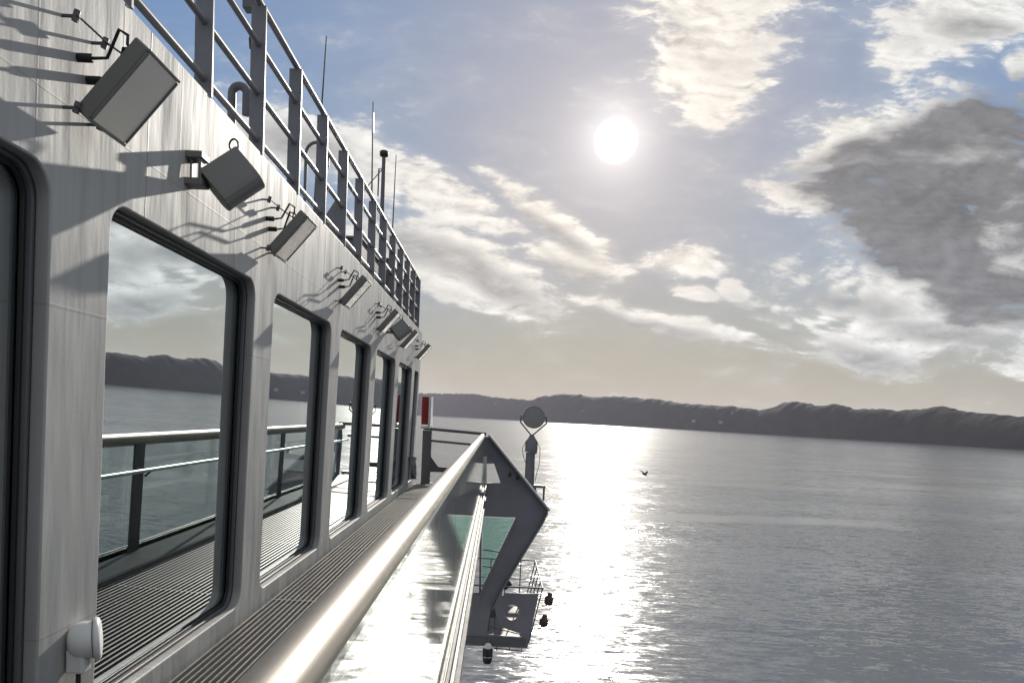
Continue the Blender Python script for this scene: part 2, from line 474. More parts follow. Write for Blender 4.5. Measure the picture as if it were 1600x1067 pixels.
def plate(loops, thick, frame, bevel=0.0, res=1):
    """flat plate with holes: loops of 2D points (first the outline), frame = 4x4 taking (a, b, depth) to the world"""
    cu = bpy.data.curves.new('outline', 'CURVE'); cu.dimensions = '2D'; cu.fill_mode = 'BOTH'
    cu.extrude = thick/2-bevel; cu.bevel_depth = bevel; cu.bevel_resolution = res; cu.offset = -bevel
    for lp in loops:
        sp = cu.splines.new('POLY'); sp.points.add(len(lp)-1)
        for q, (a, b) in zip(sp.points, lp): q.co = (a, b, 0, 1)
        sp.use_cyclic_u = True
    ob = bpy.data.objects.new('outline', cu); COL.objects.link(ob)
    dg = bpy.context.evaluated_depsgraph_get(); dg.update()
    me = bpy.data.meshes.new_from_object(ob.evaluated_get(dg))
    bpy.data.objects.remove(ob); bpy.data.curves.remove(cu)
    me.transform(frame)
    return me
def rrect(a0, b0, a1, b1, r, n=6):
    pts = []
    for (ca, cb, st) in ((a1-r, b1-r, 0), (a0+r, b1-r, 90), (a0+r, b0+r, 180), (a1-r, b0+r, 270)):
        for k in range(n+1):
            t = math.radians(st+90*k/n); pts.append((ca+r*math.cos(t), cb+r*math.sin(t)))
    return pts
def circle(a, b, r, n=28):
    return [(a+r*math.cos(2*math.pi*k/n), b+r*math.sin(2*math.pi*k/n)) for k in range(n)]

# ------------------------------------------------------------------ sea, hills
HS = 22.0                                     # camera height over the water
ZW = -HS
bm = MB()
bm.add([(-9000,-4000,ZW),(9000,-4000,ZW),(9000,9500,ZW),(-9000,9500,ZW)], [(0,1,2,3)])
sea = bm.build('sea', 'sea_water'); sea['kind'] = 'structure'

SIL = [(560,612),(620,614),(660,615),(698,615),(742,616),(786,622),(830,625),(842,620),(883,616),(907,617),(927,621),(960,619),(1007,623),
       (1027,623.5),(1051,628),(1071,630.5),(1130,634),(1147,635),(1172,638.5),(1187,641.5),(1209,637),(1225,628),
       (1237,626.5),(1269,632),(1287,635),(1303,631),(1319,634),(1337,639),(1381,639),(1400,642),(1437,639),
       (1475,635),(1506,642.5),(1560,648),(1600,651),(1680,650),(1780,656),(1900,652),(2050,660),(2300,668),(2700,672)]
SHORE = [(-0.16, .0025),(-0.09,.0028),(0.19,.0050),(0.535,.0090),(0.71,.0115),(1.2,.0135),(2.2,.0150)]
def interp(tab, x):
    if x <= tab[0][0]: return tab[0][1]
    for (x0, y0), (x1, y1) in zip(tab, tab[1:]):
        if x <= x1: return y0+(y1-y0)*(x-x0)/(x1-x0)
    return tab[-1][1]
silt = [(ray(*q).x, ray(*q).z) for q in SIL]
def hill_row(az):
    """(shore distance, ridge distance, ridge height) for an azimuth"""
    c = max(math.cos(az), 0.30)
    u = math.sin(az)/c
    Rs = HS/interp(SHORE, u)/c
    Rs = min(Rs, 8200.0)
    v = interp(silt, u) if u > silt[0][0] else 0.031
    Rr = Rs*(1.0+v*1.75+0.012*math.sin(az*9)) + 25
    return Rs, Rr, v*Rr*c
def hill_z(az, s):
    Rs, Rr, h = hill_row(az)
    rise = math.sin(min(s, 1.0)*math.pi/2)**0.85
    return Rs+(Rr-Rs)*s, ZW-1.0+(h-ZW+1.0)*rise
hb = MB()
NA, NSTEP = 1500, 26
verts = []
for i in range(NA+1):
    az = math.radians(-14+ (118+14)*i/NA)
    for j in range(NSTEP):
        s = j/(NSTEP-4)                       # beyond 1: the far side of the ridge
        if s <= 1.0: R, z = hill_z(az, s)
        else:
            Rs, Rr, h = hill_row(az); R = Rs+(Rr-Rs)*s; z = h-(s-1)*(h-ZW)*1.6
        x, y = R*math.sin(az), R*math.cos(az)
        amp = R*0.0011*min(1.0, s*1.5)
        nz = mnoise.fractal((x*0.012, y*0.012, 0), 1.0, 2.1, 4)
        nb = mnoise.noise((x*0.05, y*0.05, 3.0))
        z += amp*(1.6*nz+0.7*nb)*(1 if j else 0)
        z += (R*0.0014*mnoise.noise((x*0.0035, y*0.0035, 9.0)))*math.sin(math.pi*min(s, 1.0))
        verts.append((x, y, z))
faces = [(i*NSTEP+j, (i+1)*NSTEP+j, (i+1)*NSTEP+j+1, i*NSTEP+j+1) for i in range(NA) for j in range(NSTEP-1)]
hb.add(verts, faces, True)
hills = hb.build('hills', 'wooded_hill'); hills['kind'] = 'structure'

# white houses along the opposite shore
def house(px, py, wd, label):
    d = ray(px, py); az = math.atan2(d.x, 1.0); k = math.hypot(d.x, 1.0)
    best = None
    for q in range(1, 200):
        R, z = hill_z(az, q/200)
        if z >= d.z/k*R: best = (R, z); break
    if best is None: best = hill_z(az, 0.1)
    R, z = best; R -= 12
    c = Vector((R*math.sin(az), R*math.cos(az), z+1.5))
    t = thing('house', label, 'house', c, 'white houses on the opposite shore')
    h, dp = wd*0.45, wd*0.6
    MB().box((c.x-wd/2, c.y-dp/2, c.z-5), (c.x+wd/2, c.y+dp/2, c.z+h)).build('wall', 'house_white', t)
    MB().prism([(c.x-wd/2-.4, c.y-dp/2-.4, c.z+h), (c.x-wd/2-.4, c.y+dp/2+.4, c.z+h), (c.x-wd/2-.4, c.y, c.z+h+dp*0.4)], (wd+.8, 0, 0)).build('roof', 'house_roof', t)
house(1084, 659, 17, 'white shore house right of the sun glitter, left-hand one of a close pair')
house(1126, 661, 16, 'white shore house right of the sun glitter, right-hand one of a close pair')
house(1144, 646, 9, 'small pale house high on the wooded slope above the pair of white shore houses')
house(773, 631, 14, 'pale house on the far hill just left of the round searchlight')
house(912, 643, 12, 'pale house on the hillside straight above the sun glitter, right of the searchlight')

# gull
def gull():
    c = P(1007, 741, 38.0)
    t = thing('gull', 'dark gull with raised wings flying low over the water beside the sun glitter', 'bird', c)
    ax = Vector((0.75, 0.5, -0.35)).normalized()
    b = MB().lathe(c-ax*0.2, ax, [(0,.004),(.05,.03),(.14,.055),(.24,.05),(.32,.03),(.37,.028),(.41,.015),(.44,.003)], 10)
    b.build('body', 'gull_grey', t)
    sd_ = ax.cross(Vector((0,0,1))).normalized()
    for sg in (-1, 1):
        p0 = c+ax*0.02; p1 = p0+sd_*sg*0.16+Vector((0,0,.14)); p2 = p1+sd_*sg*0.16+Vector((0,0,.02))-ax*0.14
        q = [p0+ax*.07, p1+ax*.07, p2, p1-ax*.06, p0-ax*.07]
        MB().prism(q, (0,0,.012)).build('wing', 'gull_grey', t)
gull()

# ------------------------------------------------------------------ wheelhouse
XW, LEAN = -1.45, 0.026                      # outer face of the front wall; the plating leans out a little
def wx(z, off=0.0): return XW+LEAN*z+off
Y0, Y1, ZT, ZB = -3.5, 13.3, 1.43, -2.2
def wall_frame(off):
    # (a, b, c) -> (x = XW + LEAN*b + c + off, y = a, z = b)
    return Matrix(((0, LEAN, 1, XW+off), (1, 0, 0, 0), (0, 1, 0, 0), (0, 0, 0, 1)))
wh = thing('wheelhouse', 'pale grey painted wheelhouse with a row of tall round-cornered windows', 'wheelhouse', (XW-2.0, 5.0, ZB))
wins = []
for k in range(-2, 7):
    a0, a1 = 0.775+1.955*k, 2.37+1.955*k
    if k == 6: a1 = 13.12
    wins.append((a0, a1))
WB, WT = -1.185, 0.712
outline = [(Y0, ZB), (Y1, ZB), (Y1, ZT), (Y0, ZT)]
me = plate([outline]+[rrect(a0, WB, a1, WT, 0.105) for a0, a1 in wins], 0.05, wall_frame(-0.025), 0.008, 2)
link('wall', me, 'painted_plating', wh)
for a0, a1 in wins:
    me = plate([rrect(a0-.05, WB-.05, a1+.05, WT+.05, 0.17), rrect(a0+.012, WB+.012, a1-.012, WT-.012, 0.095)], 0.034, wall_frame(-0.0675), 0.004)
    wn = link('window', me, 'dark_grey_paint', wh)
    me = plate([rrect(a0-.045, WB-.045, a1+.045, WT+.045, 0.16), rrect(a0+.026, WB+.026, a1-.026, WT-.026, 0.082)], 0.014, wall_frame(-0.0755), 0.003)
    link('gasket', me, 'black_rubber', wn)
    me = plate([rrect(a0-.03, WB-.03, a1+.03, WT+.03, 0.1)], 0.010, wall_frame(-0.0905))
    link('pane', me, 'window_glass', wn)
# rest of the house: roof, end wall, room behind the panes
MB().box((-8.0, Y0, ZT-.05), (wx(ZT)-.05, Y1-.01, ZT-.004)).build('roof', 'roof_paint', wh)
MB().box((-8.0, Y1-.08, ZB), (XW-.10, Y1-.004, ZT-.06)).build('end_wall', 'grey_paint', wh)
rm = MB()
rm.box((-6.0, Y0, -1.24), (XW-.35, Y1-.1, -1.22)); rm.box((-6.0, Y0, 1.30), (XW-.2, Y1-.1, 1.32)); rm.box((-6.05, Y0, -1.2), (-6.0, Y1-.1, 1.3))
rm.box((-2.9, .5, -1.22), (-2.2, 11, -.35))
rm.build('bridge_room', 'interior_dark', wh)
MB().box((-8.0, Y0, -21.9), (-1.6, Y1, ZB-.004)).build('lower_house', 'grey_paint', wh)

# ------------------------------------------------------------------ walkway
ZF = -1.265
wk = thing('walkway', 'narrow walkway of steel bar grating between the windows and the handrail', 'walkway', (-0.9, 6.0, ZF-.2))
XG0, XG1 = -1.46, -0.60
g = MB()
x = XG0+.035
while x < XG1:
    g.box((x-.0055, -1.0, ZF-.045), (x+.0055, 13.25, ZF)); x += .034
gr_ = g.build('bearing_bars', 'galvanised', wk)
g = MB(); y = -1.0
while y < 13.2:
    g.box((XG0+.01, y, ZF-.030), (XG1, y+.004, ZF-.018)); y += .11
g.build('cross_bars', 'gutter_dark', wk)
y = 0.9
while y < 13.2:
    MB().box((XG0+.01, y, ZF-.032), (XG1, y+.012, ZF-.006)).build('panel_edge', 'galvanised', wk); y += 1.955
MB().box((XG0, -1.0, ZF-.22), (-.14, 13.6, ZF-.16)).build('drip_tray', 'gutter_dark', wk)
MB().box((XG1, -1.0, ZF-.05), (-.285, 13.6, ZF+.004)).build('deck_edge', 'gutter_dark', wk, .004)
MB().box((XG1-.006, -1.0, ZF-.05), (XG1, 13.6, ZF+.02)).build('kerb_angle', 'galvanised', wk)

# ------------------------------------------------------------------ side railing with glass
HX, HZ, HR = -0.268, -0.372, 0.050
YE = 13.5
sr = thing('side_railing', 'thick brushed steel handrail on clear glass panels beside the grating walkway', 'railing', (HX, 6.0, ZF))
rail_ends = [-1.0, 1.88, 7.75, 13.5]
GX = -0.204
joints = [-1.0, 1.88, 3.85, 5.8, 7.75, 9.7, 11.65, YE]
for j0, j1 in zip(rail_ends, rail_ends[1:]):
    MB().tube([(HX, j0+.0015, HZ), (HX, j1-.0015, HZ)], HR, 48).build('handrail', 'handrail_steel', sr)
MB().tube([(HX, -1, HZ), (HX, YE-.01, HZ)], HR-.004, 16).build('handrail_core', 'gutter_dark', sr)
for j0, j1 in zip(joints, joints[1:]):
    MB().box((GX-.005, j0+.006, ZF-.06), (GX+.005, j1-.006, -.345)).build('glass_panel', 'clear_glass', sr)
for j in joints[1:-1]:
    MB().box((HX-.030, j-.08, ZF+.004), (HX-.014, j+.08, HZ-.030)).build('post', 'dark_grey_paint', sr, .002)
MB().tube([(-.405, -1, -.60), (-.405, YE-.1, -.60)], .016, 14).build('lower_rail', 'stainless', sr)
for j in joints[1:-1]:
    MB().tube([(-.345, j, -.66), (-.405, j, -.60)], .009, 8).build('rail_bracket', 'dark_grey_paint', sr)
# channel that holds the glass foot, with its outer flange
ch = MB()
ch.box((-.199, -1, ZF-.06), (-.195, YE, ZF+.006))
ch.box((-.168, -1, ZF-.06), (-.153, YE, ZF+.008)); ch.box((-.195, -1, ZF-.075), (-.153, YE, ZF-.061))
ch.build('base_channel', 'channel_steel', sr, .002)
MB().box((-.194, -1, ZF-.060), (-.169, YE, ZF-.022)).build('rubber_strip', 'black_rubber', sr)
bolt = None; y = -.4
while y < YE:
    if bolt is None:
        bolt = MB().lathe((-.182, y, ZF-.021), (0,0,1), [(0,.007),(.014,.007),(.014,.001)], 6).build('clamp_bolt', 'stainless', sr); yb0 = y
    else:
        c = bolt.copy(); COL.objects.link(c); c.parent = sr; c.location.y += y-yb0
    y += .45
# end of the walkway: cross railing
er = thing('end_railing', 'dark railing closing the far end of the walkway below the red screen', 'railing', (-.85, 13.5, ZF))
a = P(662, 669, 13.5); b = P(760, 678, 13.5)
MB().tube([a, b], .028, 10).build('top_rail', 'dark_grey_paint', er)
MB().tube([P(672, 688, 13.5), P(744, 695, 13.5)], .022, 10).build('mid_rail', 'dark_grey_paint', er)
p0, p1 = P(661, 672, 13.5), P(672, 748, 13.5)
MB().box((p0.x, 13.45, ZF), (p1.x, 13.53, p0.z)).build('post', 'dark_grey_paint', er, .004)
MB().prism([P(672, 711, 13.47), P(685, 729, 13.47), P(706, 731, 13.47), P(706, 738, 13.47), P(672, 737, 13.47)], (0, .03, 0)).build('gusset', 'dark_grey_paint', er)
MB().box((-1.36, 13.4, ZF-.06), (-.29, 13.62, ZF+.0)).build('sill_plate', 'dark_grey_paint', er)

# ------------------------------------------------------------------ wing end bracket
YB = 13.62
def pl(pts, Y): 
    return [(P(x, y, Y).x, P(x, y, Y).z) for x, y in pts]
def yframe(Y): # (a, b, c) -> (a, Y - c, b)
    return Matrix(((1,0,0,0),(0,0,-1,Y),(0,1,0,0),(0,0,0,1)))
wb = thing('wing_bracket', 'grey steel end bracket flaring out and down from the tip of the handrail', 'bracket', (0.2, YB, -3.4))
outer = pl([(764,682),(800,727),(857,797),(851,812),(786,916),(771,948),(748,948),(750,800),(754,700),(757,682)], YB)
small = pl([(760,724),(772,724),(782,754),(757,754)], YB)
big = pl([(753,806),(806,808),(758,908),(752,930)], YB)
me = plate([outer, small, big], 0.05, yframe(YB), 0.004)
link('end_plate', me, 'bracket_paint', wb)
f = MB()
def strip(pts, w_, dep, mbx):
    for q0, q1 in zip(pts, pts[1:]):
        A, B = P(*q0, YB), P(*q1, YB); t = (B-A).normalized(); n_ = Vector((t.z, 0, -t.x))
        mbx.obox((A+B)/2, t, Vector((0,1,0)), n_, (B-A).length/2+.004, dep/2, w_/2)
strip([(764,679),(800,724),(858,796)], .035, .30, f)
f.build('top_flange', 'grey_paint', wb, .004)
f = MB(); strip([(855,800),(848,815),(785,918),(770,950)], .03, .24, f); strip([(807,809),(758,910),(748,936)], .022, .20, f)
f.build('edge_flange', 'bracket_paint', wb, .003)
me = plate([pl([(754,808),(804,810),(757,907),(753,926)], YB)], .012, yframe(YB+.03))
pn = link('glass_pane', me, 'teal_glass', wb)
for q in (((754,858),(780,862)), ((754,884),(770,886))): MB().tube([P(*q[0], YB+.05), P(*q[1], YB+.05)], .012, 8).build('glazing_bar', 'black_rubber', wb)
MB().tube([P(759,713,YB-.1), P(759,760,YB-.1)], .02, 10).build('stanchion', 'stainless', wb)
for q in ((797,742),(809,747)): MB().lathe(P(*q, YB-.12), (0,0,1), [(-.03,.03),(.03,.03),(.05,.012),(.06,.001)], 12).build('top_lug', 'black_rubber', wb)

# ------------------------------------------------------------------ searchlight on its pillar
YS = 22.8; SK = YS/14.1
st = thing('searchlight_pillar', 'short dark pillar standing on a shelf beside the wing bracket', 'pillar', P(827, 760, YS))
c0, c1 = P(826.5, 762, YS), P(829, 707, YS)
MB().tube([c0, c1], [.095*SK, .088*SK], 18).build('column', 'dark_grey_paint', st)
MB().tube([c1, P(830, 703, YS), P(830.5, 690, YS), P(831, 685, YS), P(831, 678, YS)], [.118*SK, .12*SK, .12*SK, .075*SK, .03*SK], 18).build('motor_head', 'dark_grey_paint', st)
s = MB(); t0, t1 = P(819, 757, YS), P(852, 758, YS)
s.box((t0.x, YS-.12, t1.z-.05*SK), (t1.x, YS+.12, t1.z)); q = P(849, 782, YS)
s.box((q.x-.03, YS-.03, q.z), (q.x+.03, YS+.03, t1.z-.05*SK))
s.prism([P(818, 757, YS+.03), P(836, 757, YS+.03), P(842, 781, YS+.03), P(834, 778, YS+.03)], (0, -.06, 0))
s.build('shelf', 'dark_grey_paint', st, .004)
f = MB()
f.tube([P(838,688,YS-.1), P(844,700,YS-.12), P(843,722,YS-.12), P(838,742,YS-.1), P(836,752,YS-.09)], .010, 6)
f.tube([P(822,690,YS-.1), P(816,700,YS-.12), P(818,714,YS-.12), P(822,724,YS-.1)], .010, 6)
f.build('cable', 'cable_black', st)
sc_ = P(834, 652, YS)
MB().obox((P(812, 778, 13.7)+P(833, 770, YS))/2, P(833, 770, YS)-P(812, 778, 13.7), Vector((1,0,0)), (P(833, 770, YS)-P(812, 778, 13.7)).cross(Vector((1,0,0))), (P(833, 770, YS)-P(812, 778, 13.7)).length/2, .07, .09).build('boom', 'dark_grey_paint', st)
sg = thing('searchlight', 'round dark searchlight drum held in a forked yoke above the pillar', 'searchlight', P(831, 678, YS))
MB().lathe(sc_+Vector((0,.16*SK,0)), (0,-1,0), [(a_*SK, b_*SK) for a_, b_ in [(0,.001),(0,.13),(.05,.19),(.10,.208),(.27,.208),(.28,.200),(.28,.195)]], 40).build('drum', 'dark_grey_paint', sg)
MB().lathe(sc_+Vector((0,-.116*SK,0)), (0,-1,0), [(0,.196*SK),(.012,.12*SK),(.016,.001)], 40).build('rear_cover', 'lamp_housing', sg)
f = MB(); b0 = P(831, 680, YS)
arc = []
for k in range(0, 25):
    t = math.radians(150+240*k/24)
    arc.append(sc_+Vector((math.cos(t)*.245, 0, math.sin(t)*.245)))
arc = [p for p in arc]
f.tube([sc_+Vector((-.235,0,.03))*SK, sc_+Vector((-.25,0,-.10))*SK, b0+Vector((-.02,0,0))], .022, 8)
f.tube([sc_+Vector((.235,0,.03))*SK, sc_+Vector((.25,0,-.10))*SK, b0+Vector((.02,0,0))], .022, 8)
for sx_ in (-1, 1): f.tube([sc_+Vector((sx_*.20,0,0))*SK, sc_+Vector((sx_*.25,0,.0))*SK], .03, 8)
f.build('yoke', 'dark_grey_paint', sg)
f = MB()
f.tube([sc_+Vector((math.cos(t)*.222, -.08, math.sin(t)*.222))*SK for t in [math.radians(100+q*12) for q in range(0, 8)]], 0.011, 6)
f.build('guard_ring', 'stainless', sg)

# ------------------------------------------------------------------ platform slung under the wing tip
pf = thing('lookout_platform', 'dark railed platform hanging over the water below the wing bracket', 'platform', (.3, 15.4, -4.6))
PX0, PX1, PY0, PY1 = -0.62, 1.04, 14.4, 17.2
ZR, ZP = -3.33, -4.42
MB().box((PX0, PY0+.06, ZP-.06), (PX1-.25, PY1, ZP-.02)).build('floor', 'gutter_dark', pf)
# front bulwark: polygon with a round hole and a triangular opening
out_ = pl([(708,926),(776,924),(779,930),(787,930),(787,926),(842,927),(824,1012),(704,1006)], PY0)
hole = pl([(800+11.5*math.cos(2*math.pi*k/24), 956+12*math.sin(2*math.pi*k/24)) for k in range(24)], PY0)
tri = pl([(767,950),(773,946),(775,962),(784,979),(815,990),(814,995),(760,990)], PY0)
me = plate([out_, hole, tri], .04, yframe(PY0), .003)
link('front_bulwark', me, 'bracket_paint', pf)
f = MB()
f.tube([P(760,977,PY0+.05), P(815,991,PY0+.05)], .012, 6); f.tube([P(773,950,PY0+.05), P(773,992,PY0+.05)], .012, 6)
f.build('brace', 'dark_grey_paint', pf)
f = MB()
f.box((P(708,1000,PY0).x, PY0-.07, P(760,1004,PY0).z), (P(822,1000,PY0).x, PY0-.02, P(760,994,PY0).z))
f.build('front_beam', 'dark_grey_paint', pf, .004)
f = MB()
f.tube([P(772,1012,PY0), P(818,1017,PY0)], .012, 6)
for xx in (776, 796, 815): f.tube([P(xx,1010,PY0), P(xx,1016,PY0)], .010, 6)
f.build('foot_rail', 'dark_grey_paint', pf)
def prail(name, pts, r=.018): MB().tube(pts, r, 8).build(name, 'dark_grey_paint', pf)
prail('front_rail', [(PX0, PY0, ZR), (PX1+.02, PY0, ZR)])
prail('side_rail', [(PX1, PY0, ZR), (PX1, PY1, ZR)])
prail('back_rail', [(PX1, PY1, ZR), (PX0, PY1, ZR)])
prail('side_rail', [(PX1-.05, PY0, ZR-.45), (PX1-.05, PY1, ZR-.45)], .010)
prail('back_rail', [(PX1-.05, PY1, ZR-.45), (PX0, PY1, ZR-.45)], .010)
for yy in (PY0, PY0+.7, PY0+1.4, PY0+2.1, PY1):
    prail('post', [(PX1, yy, ZR), (PX1-.22, yy, ZP-.02)], .014)
for xx in (.7, .35, 0, PX0+.02): prail('post', [(xx, PY1, ZR), (xx, PY1, ZP)], .014)
MB().prism([P(778,905,PY0+.3), P(789,908,PY0+.3), P(776,965,PY0+.3), P(748,965,PY0+.3)], (0,.2,0)).build('hanger', 'bracket_paint', pf)
f = MB(); f.box((P(722,985,PY0).x, PY0+.02, P(750,985,PY0).z), (P(765,985,PY0).x, PY0+.5, P(750,940,PY0).z)); f.build('hanger_box', 'dark_grey_paint', pf, .006)
f = MB(); q = P(793, 914, PY0+.2); f.tube([q-Vector((.06,0,.06)), q+Vector((.06,0,.06))], [.05,.06], 12); f.build('fairlead', 'black_rubber', pf)

def deck_lamp(px, py, label, arm):
    c = P(px, py, PY0)
    t = thing('deck_lamp', label, 'deck lamp', c, 'round lamps on the platform side')
    MB().lathe(c+Vector((0,0,-.13)), (0.12,0,1), [(0,.001),(0,.055),(.02,.085),(.13,.092),(.15,.07),(.165,.055),(.23,.05),(.245,.001)], 16).build('lamp_body', 'fittings_red_brown', t)
    f = MB(); f.tube([c+Vector((-.02,0,-.10)), c+Vector((-.04,0,-.16)), c+Vector((arm,0,-.17))], .014, 8)
    f.build('arm', 'dark_grey_paint', t)
deck_lamp(857, 934, 'reddish brown round lamp at the railing corner of the platform, upper of the two', -.12)
deck_lamp(849, 968, 'reddish brown round lamp beside the platform bulwark, lower of the two', -.18)
c = P(762, 1019, PY0-.12)
t = thing('hanging_lantern', 'black lantern with a pale cap hanging below the platform beam', 'lantern', c)
MB().lathe(c+Vector((0,0,-.21)), (0,0,1), [(0,.001),(0,.07),(.03,.085),(.14,.10),(.28,.10),(.30,.07)], 20).build('lantern_body', 'black_rubber', t)
MB().lathe(c+Vector((0,0,.09)), (0,0,1), [(0,.07),(.05,.075),(.09,.05),(.11,.001)], 20).build('cap', 'white_plastic', t)
MB().tube([c+Vector((0,0,.18)), c+Vector((0,.06,.30))], .016, 8).build('hook', 'dark_grey_paint', t)
MB().lathe(c+Vector((0,0,-.08)), (0,0,1), [(0,.098),(.0,.104),(.015,.104),(.015,.098)], 20).build('band', 'stainless', t)

# ------------------------------------------------------------------ red screen, hose at the house end
YR = 13.36
t = thing('sidelight_screen', 'red sidelight screen with a white edge at the end of the wheelhouse', 'sidelight', P(665, 660, YR))
a, b = P(658, 663, YR), P(671, 620, YR)
MB().box((a.x, YR, a.z), (b.x, YR+.04, b.z)).build('red_board', 'red_paint', t, .003)
b2 = P(675, 621, YR)
MB().box((b.x+.003, YR-.10, a.z-.02), (b2.x, YR+.30, b.z)).build('white_edge_board', 'white_plastic', t, .003)
MB().box((a.x, YR-.05, a.z-.07), (b.x+.03, YR+.20, a.z-.022)).build('foot', 'white_plastic', t, .003)
t = thing('hose_coil', 'grey coiled hose hanging low on the wall at the far end', 'hose', P(645, 734, 12.6))
c = Vector((wx(-.9)+.07, 12.45, -.93))
f = MB()
pts = [c+Vector((.02*math.sin(k*.9)+.012*(k/12), math.cos(2*math.pi*k/16)*.17, math.sin(2*math.pi*k/16)*.17)) for k in range(49)]
f.tube(pts, .018, 8); f.build('coil', 'rail_paint', t)
MB().box((wx(-.75), 12.40, -.80), (wx(-.75)+.10, 12.50, -.74)).build('peg', 'dark_grey_paint', t)

# ------------------------------------------------------------------ roof railing
rr = thing('roof_railing', 'grey flat-bar railing with four rails along the wheelhouse roof edge', 'railing', (wx(ZT)-.03, 6.0, ZT-.004))
XR = wx(ZT)-.035
HR_ = 0.83
py = [3.573+.757*k for k in range(-6, 13)]
py = [y for y in py if y < 13.2]
for y in py:
    MB().box((XR-.044, y-.009, ZT-.004), (XR+.040, y+.009, ZT+HR_-.02)).build('post', 'rail_paint', rr, .002)
for hh, rad in ((HR_, .021), (.60, .018), (.335, .018), (.08, .018)):
    MB().tube([(XR, py[0]-.3, ZT+hh), (XR, py[-1]+.0, ZT+hh)], rad, 12).build('rail', 'rail_paint', rr)
    MB().tube([(XR, py[-1], ZT+hh), (XR-5.0, py[-1], ZT+hh)], rad, 12).build('end_rail', 'rail_paint', rr)
for k in range(1, 7):
    x_ = XR-.757*k
    MB().box((x_-.035, py[-1]-.008, ZT-.004), (x_+.035, py[-1]+.008, ZT+HR_-.02)).build('end_post', 'rail_paint', rr, .002)
for y in (6.6, 9.63):
    MB().prism([(XR-.04, y, ZT-.004), (XR-.04, y, ZT+.42), (XR-.30, y, ZT-.004)], (0, .012, 0)).build('stay', 'rail_paint', rr)

# ------------------------------------------------------------------ things on the roof
def on_roof(px, X):
    """depth at which a point standing on the roof at x = X shows at this photo column (near the roof edge)"""
    best, bd = 5.0, 1e9
    Yv = 2.0
    while Yv < 30:
        pnt = Vector((X, Yv, ZT+.4)); xx = CX+F*pnt.dot(rgt)/pnt.dot(fwd)
        if abs(xx-px) < bd: bd, best = abs(xx-px), Yv
        Yv += .02
    return best
ZRF = ZT-.004
def gooseneck(px, pyt, X, rad, wdt, label):
    Y = on_roof(px, X); top = P(px, pyt, Y)
    zt_ = max(top.z, ZRF+.25)
    t = thing('gooseneck_vent', label, 'vent', (X, Y, ZRF), 'gooseneck vents on the roof')
    pts = [(X-wdt, Y, ZRF)]+[(X-wdt*math.cos(math.pi*k/10), Y, zt_-wdt-rad+wdt*math.sin(math.pi*k/10)) for k in range(11)]+[(X+wdt, Y, zt_-wdt-rad-.14)]
    MB().tube(pts, rad, 14).build('bent_pipe', 'dark_grey_paint', t)
    MB().lathe((X-wdt, Y, ZRF), (0,0,1), [(0,.001),(0,rad*1.8),(.02,rad*1.8),(.02,rad)], 16).build('base_flange', 'dark_grey_paint', t)
gooseneck(372, 128, -1.85, .028, .05, 'dark gooseneck vent pipe on the roof behind the second railing post')
gooseneck(492, 220, -1.95, .016, .11, 'slim curved vent pipe on the roof by the first whip aerial')

def whip(px0, py0, px1, py1, X, r, label, sleeve=None):
    Y = on_roof((px0+px1)/2, X)
    a_, b_ = P(px0, py0, Y), P(px1, py1, Y)
    foot = b_+(b_-a_)*((ZRF-b_.z)/min(b_.z-a_.z, -.05))
    t = thing('whip_aerial', label, 'aerial', foot, 'whip aerials on the roof')
    MB().tube([foot, b_, a_], [r*1.5, r*1.2, r*.7], 8).build('rod', 'dark_grey_paint', t)
    MB().tube([foot, foot+(b_-foot)*.5+(a_-foot)*.12], r*2.6, 10).build('base', 'black_rubber', t)
    if sleeve:
        k0, k1 = sleeve
        MB().tube([a_+(b_-a_)*k0, a_+(b_-a_)*k1], r*1.5, 10).build('sleeve', 'white_plastic', t)
whip(510, 57, 504, 150, -2.05, .009, 'black whip aerial with a thick base, left-hand one above the roof railing')
whip(583, 160, 581, 300, -2.2, .012, 'tall grey whip aerial with a white sleeve left of the mast lamp', (.12, .34))
whip(619, 242, 614, 345, -2.2, .011, 'thin plain whip aerial right of the mast lamp')
# mast with lamp head
X = -2.25; Y = on_roof(600, X); top = P(600, 246, Y)
t = thing('signal_mast', 'dark mast with a round lamp head and side arm on the wheelhouse roof', 'mast', (X, Y, ZRF))
MB().tube([(top.x, Y, ZRF), (top.x, Y, top.z)], [.05, .036], 12).build('pole', 'dark_grey_paint', t)
MB().lathe((top.x, Y, top.z), (0,0,1), [(0,.036),(.02,.075),(.05,.082),(.10,.082),(.115,.06),(.12,.001)], 18).build('lamp_head', 'black_rubber', t)
q = P(592, 264, Y)
MB().tube([(top.x, Y, q.z), (q.x, Y, q.z), (q.x, Y, q.z-.5)], .014, 8).build('arm', 'dark_grey_paint', t)
MB().tube([(top.x-.02, Y, q.z+.0), (top.x-.35, Y, q.z-.40)], .010, 8).build('stay', 'dark_grey_paint', t)
# camera pole behind the tall post
X = -1.62; Y = on_roof(400, X)
t = thing('camera_pole', 'black pole with a boxy head and looped cable behind the railing', 'pole', (X, Y, ZRF))
a_ = P(399, 14, Y); b_ = P(399, 225, Y)
MB().tube([(b_.x, Y, ZRF), a_], .016, 10).build('pole', 'black_rubber', t)
MB().obox(a_+Vector((-.02, 0, .02)), (1,0,0), (0,1,0), (0,0,1), .05, .04, .035).build('camera_head', 'dark_grey_paint', t, .006)
MB().tube([P(404,20,Y), P(402,32,Y), P(394,46,Y), P(391,62,Y), P(392,76,Y), P(396,79,Y), P(399,70,Y), P(399,50,Y)], .010, 8).build('cable_loop', 'cable_black', t)
MB().tube([P(396,130,Y-.04), P(397,170,Y-.04), P(399,205,Y-.04), P(400,226,Y-.04)], .007, 6).build('cable', 'cable_black', t)
